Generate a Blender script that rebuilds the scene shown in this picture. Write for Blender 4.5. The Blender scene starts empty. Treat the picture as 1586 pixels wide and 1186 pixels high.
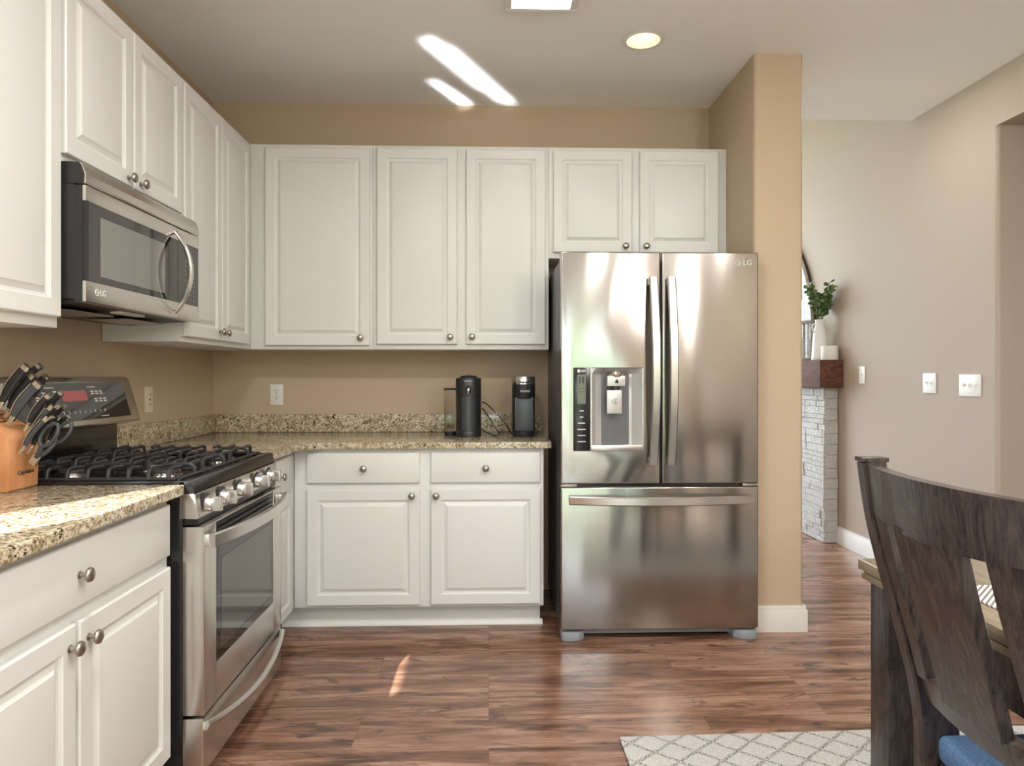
import bpy, bmesh, math, random
from mathutils import Vector, Matrix
random.seed(7)
PI = math.pi
sc = bpy.context.scene
COL = sc.collection

# ------------------------------------------------------------------ camera
F_PX, CAM_Z, YAW, V0 = 1089.5, 1.22, -0.033, -11.43
cam = bpy.data.cameras.new('camera')
cam.sensor_width = 36.0
cam.lens = F_PX / 1586 * 36.0
cam.shift_y = V0 / 1586
cam.clip_start = 0.02
camo = bpy.data.objects.new('camera', cam)
camo.location = (0, 0, CAM_Z)
camo.rotation_euler = (PI / 2, 0, YAW)
COL.objects.link(camo)
sc.camera = camo

# ------------------------------------------------------------------ view and world
sc.view_settings.view_transform = 'Standard'
sc.view_settings.look = 'None'
sc.view_settings.gamma = 1
sc.view_settings.use_curve_mapping = False
sc.view_settings.exposure = 0.33

W = bpy.data.worlds.new('sky'); sc.world = W; W.use_nodes = True
nt = W.node_tree; bg = nt.nodes['Background']
bg.inputs[0].default_value = (0.76, 0.88, 1.0, 1); bg.inputs[1].default_value = 10.0

def lamp(name, kind, loc, energy, color=(1, 1, 1), direction=None, **kw):
    l = bpy.data.lights.new(name, kind); l.energy = energy; l.color = color
    for k, v in kw.items():
        setattr(l, k, v)
    o = bpy.data.objects.new(name, l); o.location = loc; COL.objects.link(o)
    if direction is not None:
        o.rotation_euler = Vector(direction).to_track_quat('-Z', 'Y').to_euler()
    return o

SUN_DIR = Vector((0.43, 0.90, -0.765)).normalized()
lamp('sun', 'SUN', (-6, -8, 8), 15.0, (1.0, 0.98, 0.95), SUN_DIR, angle=0.009)

def portal(name, loc, sx, sy, direction):
    o = lamp(name, 'AREA', loc, 1.0, (1, 1, 1), direction, shape='RECTANGLE', size=sx, size_y=sy)
    o.data.cycles.is_portal = True
portal('window_portal', (1.0, -3.05, 1.15), 2.3, 2.3, (0, 1, 0))
portal('window_portal', (-1.60, 0.34, 1.76), 0.9, 1.3, (1, 0, 0))
portal('window_portal', (0.6, 7.60, 1.9), 3.2, 2.4, (0, -1, 0))
# fill lamps added along the ceiling to brighten the room
for (x, y, e) in ((-0.45, 0.9, 15), (0.8, 0.9, 15), (-0.45, -1.3, 14), (1.7, -1.3, 12), (1.9, 1.2, 6), (2.0, 3.6, 3)):
    lamp('ceiling_fill', 'AREA', (x, y, 2.74), e * 1.25, (1.0, 0.98, 0.94), (0, 0, -1), shape='DISK', size=0.16)
lamp('pendant_lamp', 'POINT', (1.62, 0.2, 2.15), 34, (1.0, 0.96, 0.91), None, shadow_soft_size=0.09)
lamp('family_room_lamp', 'AREA', (0.9, 6.0, 3.6), 12, (1.0, 0.95, 0.9), (0, 0, -1), shape='DISK', size=0.6)
# narrow area lights added in place of sun bounced off the counter
BD = Vector((0.43, 0.90, 0.767)).normalized()
for (px, py, L, wd) in ((-0.165, 3.50, 0.60, 0.068), (-0.100, 3.57, 0.82, 0.070), (-0.035, 3.63, 0.76, 0.068),
                        (-0.215, 3.83, 0.36, 0.070), (-0.165, 3.90, 0.22, 0.060)):
    t = 1.645 / BD.z
    p = Vector((px, py, 2.755)) - BD * t
    o = lamp('sun_bounce_standin', 'AREA', p, 0.30 * L, (0.93, 0.96, 1.0), None, shape='RECTANGLE', size=wd, size_y=L * 0.61, spread=math.radians(1.6))
    zax = -BD; xax = Vector((0.90, -0.43, 0)).normalized(); yax = zax.cross(xax)
    o.rotation_euler = Matrix((xax, yax, zax)).transposed().to_euler()

# ------------------------------------------------------------------ materials
def mat(name, color=(0.8, 0.8, 0.8), rough=0.5, metal=0.0, **kw):
    m = bpy.data.materials.new(name); m.use_nodes = True
    b = m.node_tree.nodes['Principled BSDF']
    b.inputs['Base Color'].default_value = (*color, 1)
    b.inputs['Roughness'].default_value = rough
    b.inputs['Metallic'].default_value = metal
    for k, v in kw.items():
        b.inputs[k].default_value = v
    return m
class G:
    """tiny node helper"""
    def __init__(s, m):
        s.m = m; s.t = m.node_tree; s.b = s.t.nodes['Principled BSDF']
        s.co = s.n('ShaderNodeTexCoord').outputs['Object']
    def n(s, typ, **kw):
        x = s.t.nodes.new(typ)
        for k, v in kw.items():
            setattr(x, k, v)
        return x
    def l(s, a, b): s.t.links.new(a, b)
    def map(s, scale, src=None, rot=(0, 0, 0)):
        x = s.n('ShaderNodeMapping'); x.inputs['Scale'].default_value = scale; x.inputs['Rotation'].default_value = rot
        s.l(src or s.co, x.inputs[0]); return x.outputs[0]
    def noise(s, scale, detail=3, rough=0.5, src=None, dist=0.0):
        x = s.n('ShaderNodeTexNoise'); x.inputs['Scale'].default_value = scale
        x.inputs['Detail'].default_value = detail; x.inputs['Roughness'].default_value = rough
        x.inputs['Distortion'].default_value = dist
        s.l(src or s.co, x.inputs['Vector']); return x.outputs['Fac']
    def ramp(s, src, stops, interp='LINEAR'):
        x = s.n('ShaderNodeValToRGB'); x.color_ramp.interpolation = interp
        e = x.color_ramp.elements
        while len(e) < len(stops): e.new(0.5)
        for q, (p, c) in zip(e, stops):
            q.position = p; q.color = (*c, 1) if len(c) == 3 else c
        s.l(src, x.inputs[0]); return x.outputs[0]
    def mix(s, fac, a, b, mode='MIX'):
        x = s.n('ShaderNodeMix', data_type='RGBA', blend_type=mode)
        for i, v in ((0, fac), (6, a), (7, b)):
            if isinstance(v, (float, int)): x.inputs[i].default_value = v
            elif isinstance(v, tuple): x.inputs[i].default_value = (*v, 1)
            else: s.l(v, x.inputs[i])
        return x.outputs[2]
    def bump(s, h, strength, dist=0.01):
        x = s.n('ShaderNodeBump'); x.inputs['Strength'].default_value = strength; x.inputs['Distance'].default_value = dist
        s.l(h, x.inputs['Height']); s.l(x.outputs[0], s.b.inputs['Normal']); return x
    def color(s, c): s.l(c, s.b.inputs['Base Color'])

M = {}
def painted(name, color, rough, bscale, bstr):
    m = mat(name, color, rough); g = G(m)
    g.bump(g.noise(bscale, 3, 0.6), bstr, 0.002); return m
M['wall'] = painted('tan_wall_paint', (0.54, 0.42, 0.295), 0.75, 90, 0.35)
M['wall2'] = painted('family_wall_paint', (0.45, 0.37, 0.295), 0.75, 90, 0.35)
M['ceiling'] = painted('ceiling_paint', (0.88, 0.875, 0.85), 0.7, 60, 0.2)
M['cab'] = mat('cabinet_paint', (0.73, 0.73, 0.705), 0.33)
M['trim'] = mat('white_trim_paint', (0.78, 0.77, 0.74), 0.35)
M['plastic_white'] = mat('white_plastic', (0.80, 0.78, 0.73), 0.35)
M['plastic_almond'] = mat('almond_plastic', (0.76, 0.68, 0.52), 0.35)
M['slot'] = mat('dark_slot', (0.02, 0.018, 0.015), 0.6)
M['nickel'] = mat('brushed_nickel', (0.42, 0.39, 0.35), 0.28, 1.0)
M['chrome'] = mat('chrome', (0.75, 0.74, 0.72), 0.08, 1.0)
M['black'] = mat('black_enamel', (0.012, 0.012, 0.013), 0.18)
M['blackplastic'] = mat('black_plastic', (0.018, 0.018, 0.020), 0.38)
M['iron'] = mat('cast_iron', (0.03, 0.03, 0.032), 0.42)
M['glass'] = mat('dark_glass', (0.015, 0.014, 0.013), 0.04, **{'IOR': 1.7})
M['glassgrey'] = mat('screen_reflection_glass', (0.19, 0.187, 0.175), 0.05, **{'IOR': 1.8})  # screen grey raised to carry the reflection of pale cabinets and ceiling
M['ovenglass'] = mat('oven_screen_glass', (0.055, 0.052, 0.048), 0.04, **{'IOR': 1.9})
M['greyplastic'] = mat('blue_grey_plastic', (0.30, 0.33, 0.37), 0.4)
M['greybody'] = mat('grey_painted_steel', (0.13, 0.13, 0.135), 0.42, 0.3)
M['ink'] = mat('white_printing', (0.75, 0.75, 0.72), 0.5)
M['greyink'] = mat('grey_printing', (0.30, 0.30, 0.28), 0.5)
M['darkink'] = mat('dark_printing', (0.05, 0.045, 0.04), 0.5)
M['red'] = mat('red_display', (0.45, 0.08, 0.08), 0.15)
M['lcd'] = mat('grey_display', (0.16, 0.17, 0.14), 0.2)

def steel(name, color, rough, wav):
    m = mat(name, color, rough, 1.0); g = G(m)
    g.b.inputs['Anisotropic'].default_value = 0.85
    g.b.inputs['Anisotropic Rotation'].default_value = 0.25
    tg = g.n('ShaderNodeTangent', direction_type='RADIAL', axis='Z')
    g.l(tg.outputs[0], g.b.inputs['Tangent'])
    fine = g.noise(1.0, 2, 0.5, g.map((3, 3, 900)))
    rr = g.ramp(fine, [(0.3, (rough * 0.95,) * 3), (0.7, (rough * 1.05,) * 3)])
    g.l(rr, g.b.inputs['Roughness'])
    if wav:
        w = g.noise(1.0, 1.5, 0.5, g.map((7.5, 7.5, 0.45)), 0.3)
        g.bump(w, wav, 0.02)
    return m
M['steel'] = steel('brushed_stainless', (0.66, 0.63, 0.59), 0.26, 0.0)
M['fridge'] = steel('fridge_stainless', (0.40, 0.38, 0.355), 0.16, 0.06)

def granite():
    m = mat('granite', (0.5, 0.4, 0.3), 0.12); g = G(m)
    base = g.ramp(g.noise(42, 6, 0.65, dist=1.2), [(0.30, (0.17, 0.12, 0.07)), (0.42, (0.42, 0.33, 0.20)), (0.53, (0.60, 0.52, 0.37)), (0.66, (0.74, 0.69, 0.57))])
    v = g.n('ShaderNodeTexVoronoi'); v.inputs['Scale'].default_value = 165; v.inputs['Randomness'].default_value = 1
    g.l(g.mix(0.025, g.co, g.n('ShaderNodeTexNoise').outputs['Color']), v.inputs['Vector'])
    cell = g.n('ShaderNodeSeparateColor'); g.l(v.outputs['Color'], cell.inputs[0])
    msk = g.ramp(cell.outputs[0], [(0.80, (0, 0, 0)), (0.83, (1, 1, 1))])
    msk2 = g.ramp(cell.outputs[1], [(0.78, (0, 0, 0)), (0.82, (1, 1, 1))])
    cluster = g.ramp(g.noise(28, 3, 0.6), [(0.42, (0, 0, 0)), (0.54, (1, 1, 1))])
    c1 = g.mix(g.mix(1.0, msk, cluster, 'MULTIPLY'), base, (0.035, 0.028, 0.022))
    c2 = g.mix(msk2, c1, (0.20, 0.12, 0.06))
    g.color(g.mix(0.75, c1, c2)); return m
M['granite'] = granite()

def floorwood():
    m = mat('laminate_wood', (0.2, 0.1, 0.06), 0.2); g = G(m)
    br = g.n('ShaderNodeTexBrick'); br.offset = 0.37; br.offset_frequency = 3
    br.inputs['Color1'].default_value = (0, 0, 0, 1); br.inputs['Color2'].default_value = (1, 1, 1, 1); br.inputs['Mortar'].default_value = (0.5, 0.5, 0.5, 1)
    br.inputs['Scale'].default_value = 1; br.inputs['Mortar Size'].default_value = 0.0007; br.inputs['Brick Width'].default_value = 1.22; br.inputs['Row Height'].default_value = 0.192
    br.inputs['Mortar Smooth'].default_value = 0.3
    g.l(g.co, br.inputs['Vector'])
    off = g.n('ShaderNodeVectorMath', operation='MULTIPLY_ADD'); off.inputs[1].default_value = (7, 3, 5)
    g.l(br.outputs['Color'], off.inputs[0]); g.l(g.co, off.inputs[2])
    src = off.outputs[0]
    big = g.noise(1.0, 5, 0.6, g.map((1.3, 12, 1), src), 1.2)
    grain = g.noise(1.0, 8, 0.72, g.map((6, 110, 1), src), 1.4)
    blot = g.noise(1.0, 4, 0.6, g.map((4, 12, 1), src), 1.5)
    c = g.ramp(big, [(0.27, (0.055, 0.025, 0.016)), (0.43, (0.175, 0.083, 0.050)), (0.55, (0.31, 0.170, 0.112)), (0.72, (0.43, 0.265, 0.185))])
    c = g.mix(0.55, c, g.ramp(grain, [(0.36, (0.22, 0.19, 0.18)), (0.5, (1.0, 1.0, 1.0)), (0.64, (1.65, 1.6, 1.55))]), 'MULTIPLY')
    c = g.mix(g.ramp(blot, [(0.57, (0, 0, 0)), (0.68, (0.75, 0.75, 0.75))]), c, (0.035, 0.020, 0.015))
    tone = g.ramp(br.outputs['Color'], [(0, (0.96, 0.96, 0.96)), (1, (1.05, 1.05, 1.05))])
    c = g.mix(1.0, c, tone, 'MULTIPLY')
    c = g.mix(br.outputs['Fac'], c, (0.09, 0.05, 0.035))
    g.color(c)
    g.l(g.ramp(grain, [(0.3, (0.26,) * 3), (0.7, (0.17,) * 3)]), g.b.inputs['Roughness'])
    g.bump(grain, 0.06, 0.002); return m
M['floor'] = floorwood()

def wood(name, c0, c1, scale=(30, 3, 3), rough=0.35, dist=1.0):
    m = mat(name, c0, rough); g = G(m)
    n1 = g.noise(1.0, 6, 0.65, g.map(scale), dist)
    g.color(g.ramp(n1, [(0.3, c0), (0.7, c1)])); g.bump(n1, 0.08, 0.002); return m
M['chairwood'] = wood('espresso_wood', (0.010, 0.010, 0.012), (0.072, 0.055, 0.047), (75, 75, 14), 0.22)
M['tablewood'] = wood('grey_brown_table_wood', (0.16, 0.12, 0.075), (0.30, 0.24, 0.16), (30, 3, 3), 0.18)
M['blockwood'] = wood('honey_block_wood', (0.52, 0.22, 0.09), (0.66, 0.33, 0.15), (14, 14, 3), 0.35, 2.0)
M['mantel'] = wood('dark_mantel_wood', (0.045, 0.015, 0.008), (0.17, 0.06, 0.03), (12, 2, 12), 0.75, 2.5)
M['denim'] = wood('blue_denim', (0.035, 0.075, 0.16), (0.12, 0.22, 0.38), (260, 260, 260), 0.9, 0)

def rugmat():
    m = mat('rug_wool', (0.7, 0.68, 0.64), 0.95); g = G(m)
    sx = g.n('ShaderNodeSeparateXYZ'); g.l(g.co, sx.inputs[0])
    def math_(op, a, b=None):
        x = g.n('ShaderNodeMath', operation=op)
        for i, v in ((0, a), (1, b)):
            if v is None: continue
            if isinstance(v, (int, float)): x.inputs[i].default_value = v
            else: g.l(v, x.inputs[i])
        return x.outputs[0]
    u = math_('MULTIPLY', sx.outputs[0], 1 / 0.135); v = math_('MULTIPLY', sx.outputs[1], 1 / 0.115)
    nz = math_('MULTIPLY', g.noise(22, 2), 0.12)
    def band(e):
        f = math_('FRACT', math_('ADD', e, nz)); return math_('ABSOLUTE', math_('SUBTRACT', f, 0.5))
    a = band(math_('ADD', u, v)); b = band(math_('SUBTRACT', u, v))
    mn = math_('MINIMUM', a, b)
    line = g.ramp(mn, [(0.04, (1, 1, 1)), (0.10, (0, 0, 0))])
    dots = g.ramp(g.noise(190, 2, 0.7), [(0.46, (0, 0, 0)), (0.56, (1, 1, 1))])
    base = g.ramp(g.noise(160, 3, 0.7), [(0.3, (0.50, 0.49, 0.465)), (0.7, (0.76, 0.74, 0.70))])
    g.color(g.mix(g.mix(1.0, line, dots, 'MULTIPLY'), base, (0.10, 0.10, 0.095)))
    g.bump(g.noise(160, 3, 0.7), 0.8, 0.006); return m
M['rug'] = rugmat()

def weave():
    m = mat('woven_placemat', (0.7, 0.68, 0.62), 0.8); g = G(m)
    w = g.n('ShaderNodeTexWave', bands_direction='DIAGONAL'); w.inputs['Scale'].default_value = 46
    g.l(g.map((1, -1, 1)), w.inputs['Vector'])
    g.color(g.ramp(w.outputs['Fac'], [(0.35, (0.16, 0.13, 0.10)), (0.55, (0.80, 0.78, 0.74))])); return m
M['weave'] = weave()

def stone(name, color):
    m = mat(name, color, 0.8); g = G(m)
    h = g.noise(38, 5, 0.7)
    g.color(g.ramp(g.noise(14, 3), [(0.3, tuple(c * 0.86 for c in color)), (0.7, color)]))
    g.bump(h, 1.0, 0.03); return m
M['stone'] = stone('white_ledge_stone', (0.74, 0.72, 0.69))
M['ceramic'] = mat('white_ceramic', (0.80, 0.80, 0.79), 0.25)
M['wax'] = mat('white_wax', (0.82, 0.81, 0.78), 0.5)
M['leaf'] = wood('eucalyptus_leaf', (0.035, 0.075, 0.018), (0.16, 0.26, 0.09), (9, 9, 9), 0.5)
M['stem'] = mat('green_stem', (0.08, 0.11, 0.04), 0.6)
M['whitewash'] = wood('whitewashed_wood', (0.30, 0.27, 0.24), (0.72, 0.70, 0.66), (9, 9, 30), 0.6)
M['darkedge'] = mat('dark_bronze_edge', (0.05, 0.03, 0.02), 0.5)
M['mirror'] = mat('mirror_glass', (0.8, 0.8, 0.8), 0.03, 1.0)
M['clear'] = mat('clear_tank_plastic', (0.9, 0.9, 0.88), 0.06, **{'Transmission Weight': 1.0, 'IOR': 1.12, 'Alpha': 0.55})
M['concrete'] = mat('pale_concrete', (0.62, 0.60, 0.56), 0.8)
M['silver'] = mat('satin_silver_panel', (0.58, 0.57, 0.54), 0.28, 0.35)
M['satin'] = mat('satin_handle_steel', (0.66, 0.645, 0.62), 0.27, 1.0)
M['grass'] = wood('lawn', (0.10, 0.15, 0.05), (0.30, 0.38, 0.20), (8, 8, 8), 0.9)
M['knifegrey'] = mat('grey_blue_handle', (0.055, 0.062, 0.070), 0.28)
M['knifecap'] = mat('satin_steel', (0.62, 0.62, 0.60), 0.25, 1.0)
def emis(name, col, st):
    m = mat(name, col, 0.5); b = m.node_tree.nodes['Principled BSDF']
    b.inputs['Emission Color'].default_value = (*col, 1); b.inputs['Emission Strength'].default_value = st; return m
M['bulb'] = emis('warm_bulb', (1.0, 0.86, 0.62), 5.0)
M['baffle'] = mat('warm_white_baffle', (0.86, 0.78, 0.62), 0.5)
M['diffuser'] = emis('lamp_diffuser', (1.0, 0.99, 0.95), 5.0)

# ------------------------------------------------------------------ mesh helpers
class MB:
    def __init__(s): s.bm = bmesh.new()
    def _merge(s, b, mtx=None):
        if mtx is not None: bmesh.ops.transform(b, matrix=mtx, verts=b.verts)
        me = bpy.data.meshes.new('t'); b.to_mesh(me); b.free(); s.bm.from_mesh(me); bpy.data.meshes.remove(me); return s
    def box(s, x0, x1, y0, y1, z0, z1, bev=0.0, seg=2, mtx=None):
        b = bmesh.new(); bmesh.ops.create_cube(b, size=1)
        for v in b.verts:
            v.co = Vector((x0 + (v.co.x + .5) * (x1 - x0), y0 + (v.co.y + .5) * (y1 - y0), z0 + (v.co.z + .5) * (z1 - z0)))
        if bev > 0: bmesh.ops.bevel(b, geom=b.edges[:], offset=bev, segments=seg, affect='EDGES', profile=0.6)
        return s._merge(b, mtx)
    def prism(s, poly, a, b_, axis='x', bev=0.0, mtx=None):
        """poly extruded along axis: x -> (y,z); y -> (x,z); z -> (x,y)"""
        b = bmesh.new()
        def P(p, t): return {'x': (t, p[0], p[1]), 'y': (p[0], t, p[1]), 'z': (p[0], p[1], t)}[axis]
        v0 = [b.verts.new(P(p, a)) for p in poly]; v1 = [b.verts.new(P(p, b_)) for p in poly]
        n = len(poly); b.faces.new(v0); b.faces.new(v1[::-1])
        for i in range(n): b.faces.new((v0[i], v1[i], v1[(i + 1) % n], v0[(i + 1) % n]))
        bmesh.ops.recalc_face_normals(b, faces=b.faces)
        if bev > 0: bmesh.ops.bevel(b, geom=b.edges[:], offset=bev, segments=2, affect='EDGES', profile=0.6)
        return s._merge(b, mtx)
    def lathe(s, prof, c=(0, 0, 0), axis=(0, 0, 1), seg=24, sx=1.0, sy=1.0, cap=True):
        """prof: (radius, height) from bottom to top"""
        b = bmesh.new(); rings = []
        for r, h in prof:
            if r < 1e-6: rings.append([b.verts.new((0, 0, h))])
            else: rings.append([b.verts.new((r * sx * math.cos(2 * PI * i / seg), r * sy * math.sin(2 * PI * i / seg), h)) for i in range(seg)])
        for A, B in zip(rings, rings[1:]):
            for i in range(seg):
                j = (i + 1) % seg
                if len(A) == 1 and len(B) == 1: break
                if len(A) == 1: b.faces.new((A[0], B[j], B[i]))
                elif len(B) == 1: b.faces.new((A[i], A[j], B[0]))
                else: b.faces.new((A[i], A[j], B[j], B[i]))
        if cap and len(rings[0]) > 1: b.faces.new(rings[0][::-1])
        if cap and len(rings[-1]) > 1: b.faces.new(rings[-1])
        q = Vector(axis).normalized()
        R = Vector((0, 0, 1)).rotation_difference(q).to_matrix().to_4x4()
        return s._merge(b, Matrix.Translation(c) @ R)
    def cyl(s, c, r, h, axis=(0, 0, 1), seg=24, r2=None):
        return s.lathe([(r, 0), (r if r2 is None else r2, h)], c, axis, seg)
    def sweep(s, pts, w, t, side, bev=0.0, ends=None, round_=False, seg=10):
        """section w (along side) x t (normal) swept along pts; w, t may be lists"""
        b = bmesh.new(); pts = [Vector(p) for p in pts]; n = len(pts); rings = []
        sd = Vector(side).normalized()
        for i, p in enumerate(pts):
            tg = (pts[min(i + 1, n - 1)] - pts[max(i - 1, 0)]).normalized()
            a = (sd - tg * sd.dot(tg)).normalized(); c = tg.cross(a).normalized()
            ww = (w[i] if isinstance(w, (list, tuple)) else w) / 2; tt = (t[i] if isinstance(t, (list, tuple)) else t) / 2
            if round_:
                ring = [b.verts.new(p + a * ww * math.cos(2 * PI * k / seg) + c * tt * math.sin(2 * PI * k / seg)) for k in range(seg)]
            else:
                e = min(bev, ww * .9, tt * .9)
                cs = [(ww, -tt + e), (ww, tt - e), (ww - e, tt), (-ww + e, tt), (-ww, tt - e), (-ww, -tt + e), (-ww + e, -tt), (ww - e, -tt)] if e > 0 else [(ww, -tt), (ww, tt), (-ww, tt), (-ww, -tt)]
                ring = [b.verts.new(p + a * u + c * v) for u, v in cs]
            rings.append(ring)
        m_ = len(rings[0])
        for A, B in zip(rings, rings[1:]):
            for i in range(m_): b.faces.new((A[i], A[(i + 1) % m_], B[(i + 1) % m_], B[i]))
        b.faces.new(rings[0][::-1]); b.faces.new(rings[-1])
        bmesh.ops.recalc_face_normals(b, faces=b.faces)
        return s._merge(b)
    def tube(s, pts, r, seg=8, side=(0.31, 0.57, 0.76)):
        return s.sweep(pts, 2 * r if not isinstance(r, (list, tuple)) else [2 * q for q in r], 2 * r if not isinstance(r, (list, tuple)) else [2 * q for q in r], side, round_=True, seg=seg)
    def torus(s, c, R, r, axis=(0, 0, 1), seg=32, sx=1.0):
        b = bmesh.new(); rings = []
        for i in range(seg):
            a = 2 * PI * i / seg
            rings.append([b.verts.new(((R + r * math.cos(q)) * math.cos(a) * sx, (R + r * math.cos(q)) * math.sin(a), r * math.sin(q))) for q in [2 * PI * k / 10 for k in range(10)]])
        for i in range(seg):
            A, B = rings[i], rings[(i + 1) % seg]
            for k in range(10): b.faces.new((A[k], B[k], B[(k + 1) % 10], A[(k + 1) % 10]))
        R4 = Vector((0, 0, 1)).rotation_difference(Vector(axis).normalized()).to_matrix().to_4x4()
        return s._merge(b, Matrix.Translation(c) @ R4)
    def quad(s, *pts):
        s.bm.faces.new([s.bm.verts.new(p) for p in pts]); return s
    def panel(s, x0, x1, z0, z1, y, prof):
        """framed panel facing -y whose back is at y; prof: (inset, depth towards viewer)"""
        b = bmesh.new(); rings = []
        for ins, d in prof:
            rings.append([b.verts.new(p) for p in ((x0 + ins, y - d, z0 + ins), (x1 - ins, y - d, z0 + ins), (x1 - ins, y - d, z1 - ins), (x0 + ins, y - d, z1 - ins))])
        for A, B in zip(rings, rings[1:]):
            for i in range(4): b.faces.new((A[i], A[(i + 1) % 4], B[(i + 1) % 4], B[i]))
        b.faces.new(rings[-1]); b.faces.new(rings[0][::-1])
        bmesh.ops.recalc_face_normals(b, faces=b.faces)
        return s._merge(b)
    def build(s, name, m, parent=None, label=None, smooth=40, loc=None):
        me = bpy.data.meshes.new(name)
        for e in s.bm.edges:
            e.smooth = len(e.link_faces) == 2 and e.calc_face_angle(0) < math.radians(smooth)
        for f in s.bm.faces: f.smooth = True
        s.bm.to_mesh(me); s.bm.free()
        me.materials.append(m if not isinstance(m, str) else M[m])
        o = bpy.data.objects.new(name, me); COL.objects.link(o)
        if parent is not None: o.parent = parent
        if label: o['label'] = label
        if loc is not None: o.location = loc
        return o
def thing(name, label, cat, loc=(0, 0, 0), rz=0.0, group=None):
    o = bpy.data.objects.new(name, None); o.empty_display_size = 0.05; COL.objects.link(o)
    o.location = loc; o.rotation_euler = (0, 0, rz); o['label'] = label; o['category'] = cat
    if group: o['group'] = group
    return o
def tag(o, label, cat, group=None):
    o['label'] = label; o['category'] = cat
    if group: o['group'] = group
    return o
def struct(o): o['kind'] = 'structure'; return o
def text(body, size, m, parent, origin, xd=(1, 0, 0), yd=(0, 0, 1), name='lettering', align='CENTER', depth=0.0004, sx=1.0, label=None):
    cu = bpy.data.curves.new('txt', 'FONT'); cu.body = body; cu.size = size; cu.align_x = align; cu.align_y = 'CENTER'; cu.extrude = depth
    cu.resolution_u = 3
    t = bpy.data.objects.new('txt', cu); COL.objects.link(t)
    dg = bpy.context.evaluated_depsgraph_get(); me = bpy.data.meshes.new_from_object(t.evaluated_get(dg))
    bpy.data.objects.remove(t); bpy.data.curves.remove(cu)
    x = Vector(xd).normalized(); y = Vector(yd).normalized(); z = x.cross(y)
    me.transform(Matrix.Translation(origin) @ Matrix((x * sx, y, z)).transposed().to_4x4())
    me.name = name; me.materials.clear(); me.materials.append(M[m])
    o = bpy.data.objects.new(name, me); COL.objects.link(o); o.parent = parent
    if label: o['label'] = label
    return o
def at(u, v, y):
    """point of the photo at world depth y"""
    X = (u - 793) / F_PX; Z = -(v - 593 - V0) / F_PX
    c, s_ = math.cos(YAW), math.sin(YAW)
    dx, dy = c * X - s_, s_ * X + c
    t = y / dy; return Vector((dx * t, y, Z * t + CAM_Z))

# ------------------------------------------------------------------ room shell
XL, YW, H = -1.545, 4.005, 2.755
XJ, YP, XP = 1.265, 3.312, 1.503
XR = 2.545
CX, CY = 0.705, 3.19                                        # recessed lamp in the ceiling

struct(MB().box(-2.0, 5.0, -3.2, 8.0, -0.06, 0.0).build('floor', 'floor'))
b = MB()                                                    # kitchen ceiling slab with the round hole of the lamp
Z0, Z1 = H, H + 0.16; hs = 0.11
b.box(-1.7, CX - hs, -3.2, 4.155, Z0, Z1).box(CX + hs, 5.0, -3.2, 4.155, Z0, Z1)
b.box(CX - hs, CX + hs, -3.2, CY - hs, Z0, Z1).box(CX - hs, CX + hs, CY + hs, 4.155, Z0, Z1)
N = 32
for i in range(N):
    a0, a1 = 2 * PI * i / N, 2 * PI * (i + 1) / N
    def sq(a):
        c, s_ = math.cos(a), math.sin(a); k = hs / max(abs(c), abs(s_)); return (CX + c * k, CY + s_ * k, Z0)
    def ci(a): return (CX + 0.078 * math.cos(a), CY + 0.078 * math.sin(a), Z0)
    b.quad(sq(a0), ci(a0), ci(a1), sq(a1))
struct(b.build('ceiling', 'ceiling', smooth=1))

b = MB()                                                    # left wall, with the window over the counter end
wy0, wy1, wz0, wz1 = -0.07, 0.76, 1.13, 2.39
b.box(XL - 0.15, XL, -3.2, wy0, 0, H).box(XL - 0.15, XL, wy1, 4.155, 0, H)
b.box(XL - 0.15, XL, wy0, wy1, 0, wz0).box(XL - 0.15, XL, wy0, wy1, wz1, H)
struct(b.build('wall_left', 'wall'))
b = MB()
b.box(XL - 0.10, XL - 0.06, wy0, wy1, 1.60, 1.64).box(XL - 0.10, XL - 0.06, wy0, wy0 + .03, wz0, wz1).box(XL - 0.10, XL - 0.06, wy1 - .03, wy1, wz0, wz1)
b.box(XL - 0.10, XL + 0.02, wy0 - .02, wy1 + .02, wz0 - 0.02, wz0)
struct(b.build('window_1', 'trim'))
struct(MB().box(XL, XJ, YW, YW + 0.15, 0, H).build('wall_back', 'wall'))
# wall end beside the refrigerator, with rounded corners
r = 0.022; poly = []
for (cx, cy, a0) in ((XJ + r, YP + r, PI), (XP - r, YP + r, 1.5 * PI)):
    poly += [(cx + r * math.cos(a0 + k * PI / 12), cy + r * math.sin(a0 + k * PI / 12)) for k in range(7)]
poly += [(XP, YW + 0.15), (XJ, YW + 0.15)]
struct(MB().prism(poly, 0, H, 'z').build('wall_pillar', 'wall'))
b = MB().prism([(XJ - 0.002, YP - 0.014), (XP + 0.014, YP - 0.014), (XP + 0.014, YW), (XP, YW), (XP, YP), (XJ - 0.002, YP)], 0, 0.105, 'z', 0.002)
b.prism([(XJ - 0.002, YP - 0.009), (XP + 0.009, YP - 0.009), (XP + 0.009, YW), (XP, YW), (XP, YP), (XJ - 0.002, YP)], 0.105, 0.125, 'z', 0.003)
struct(b.build('baseboard_pillar', 'trim'))
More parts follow.
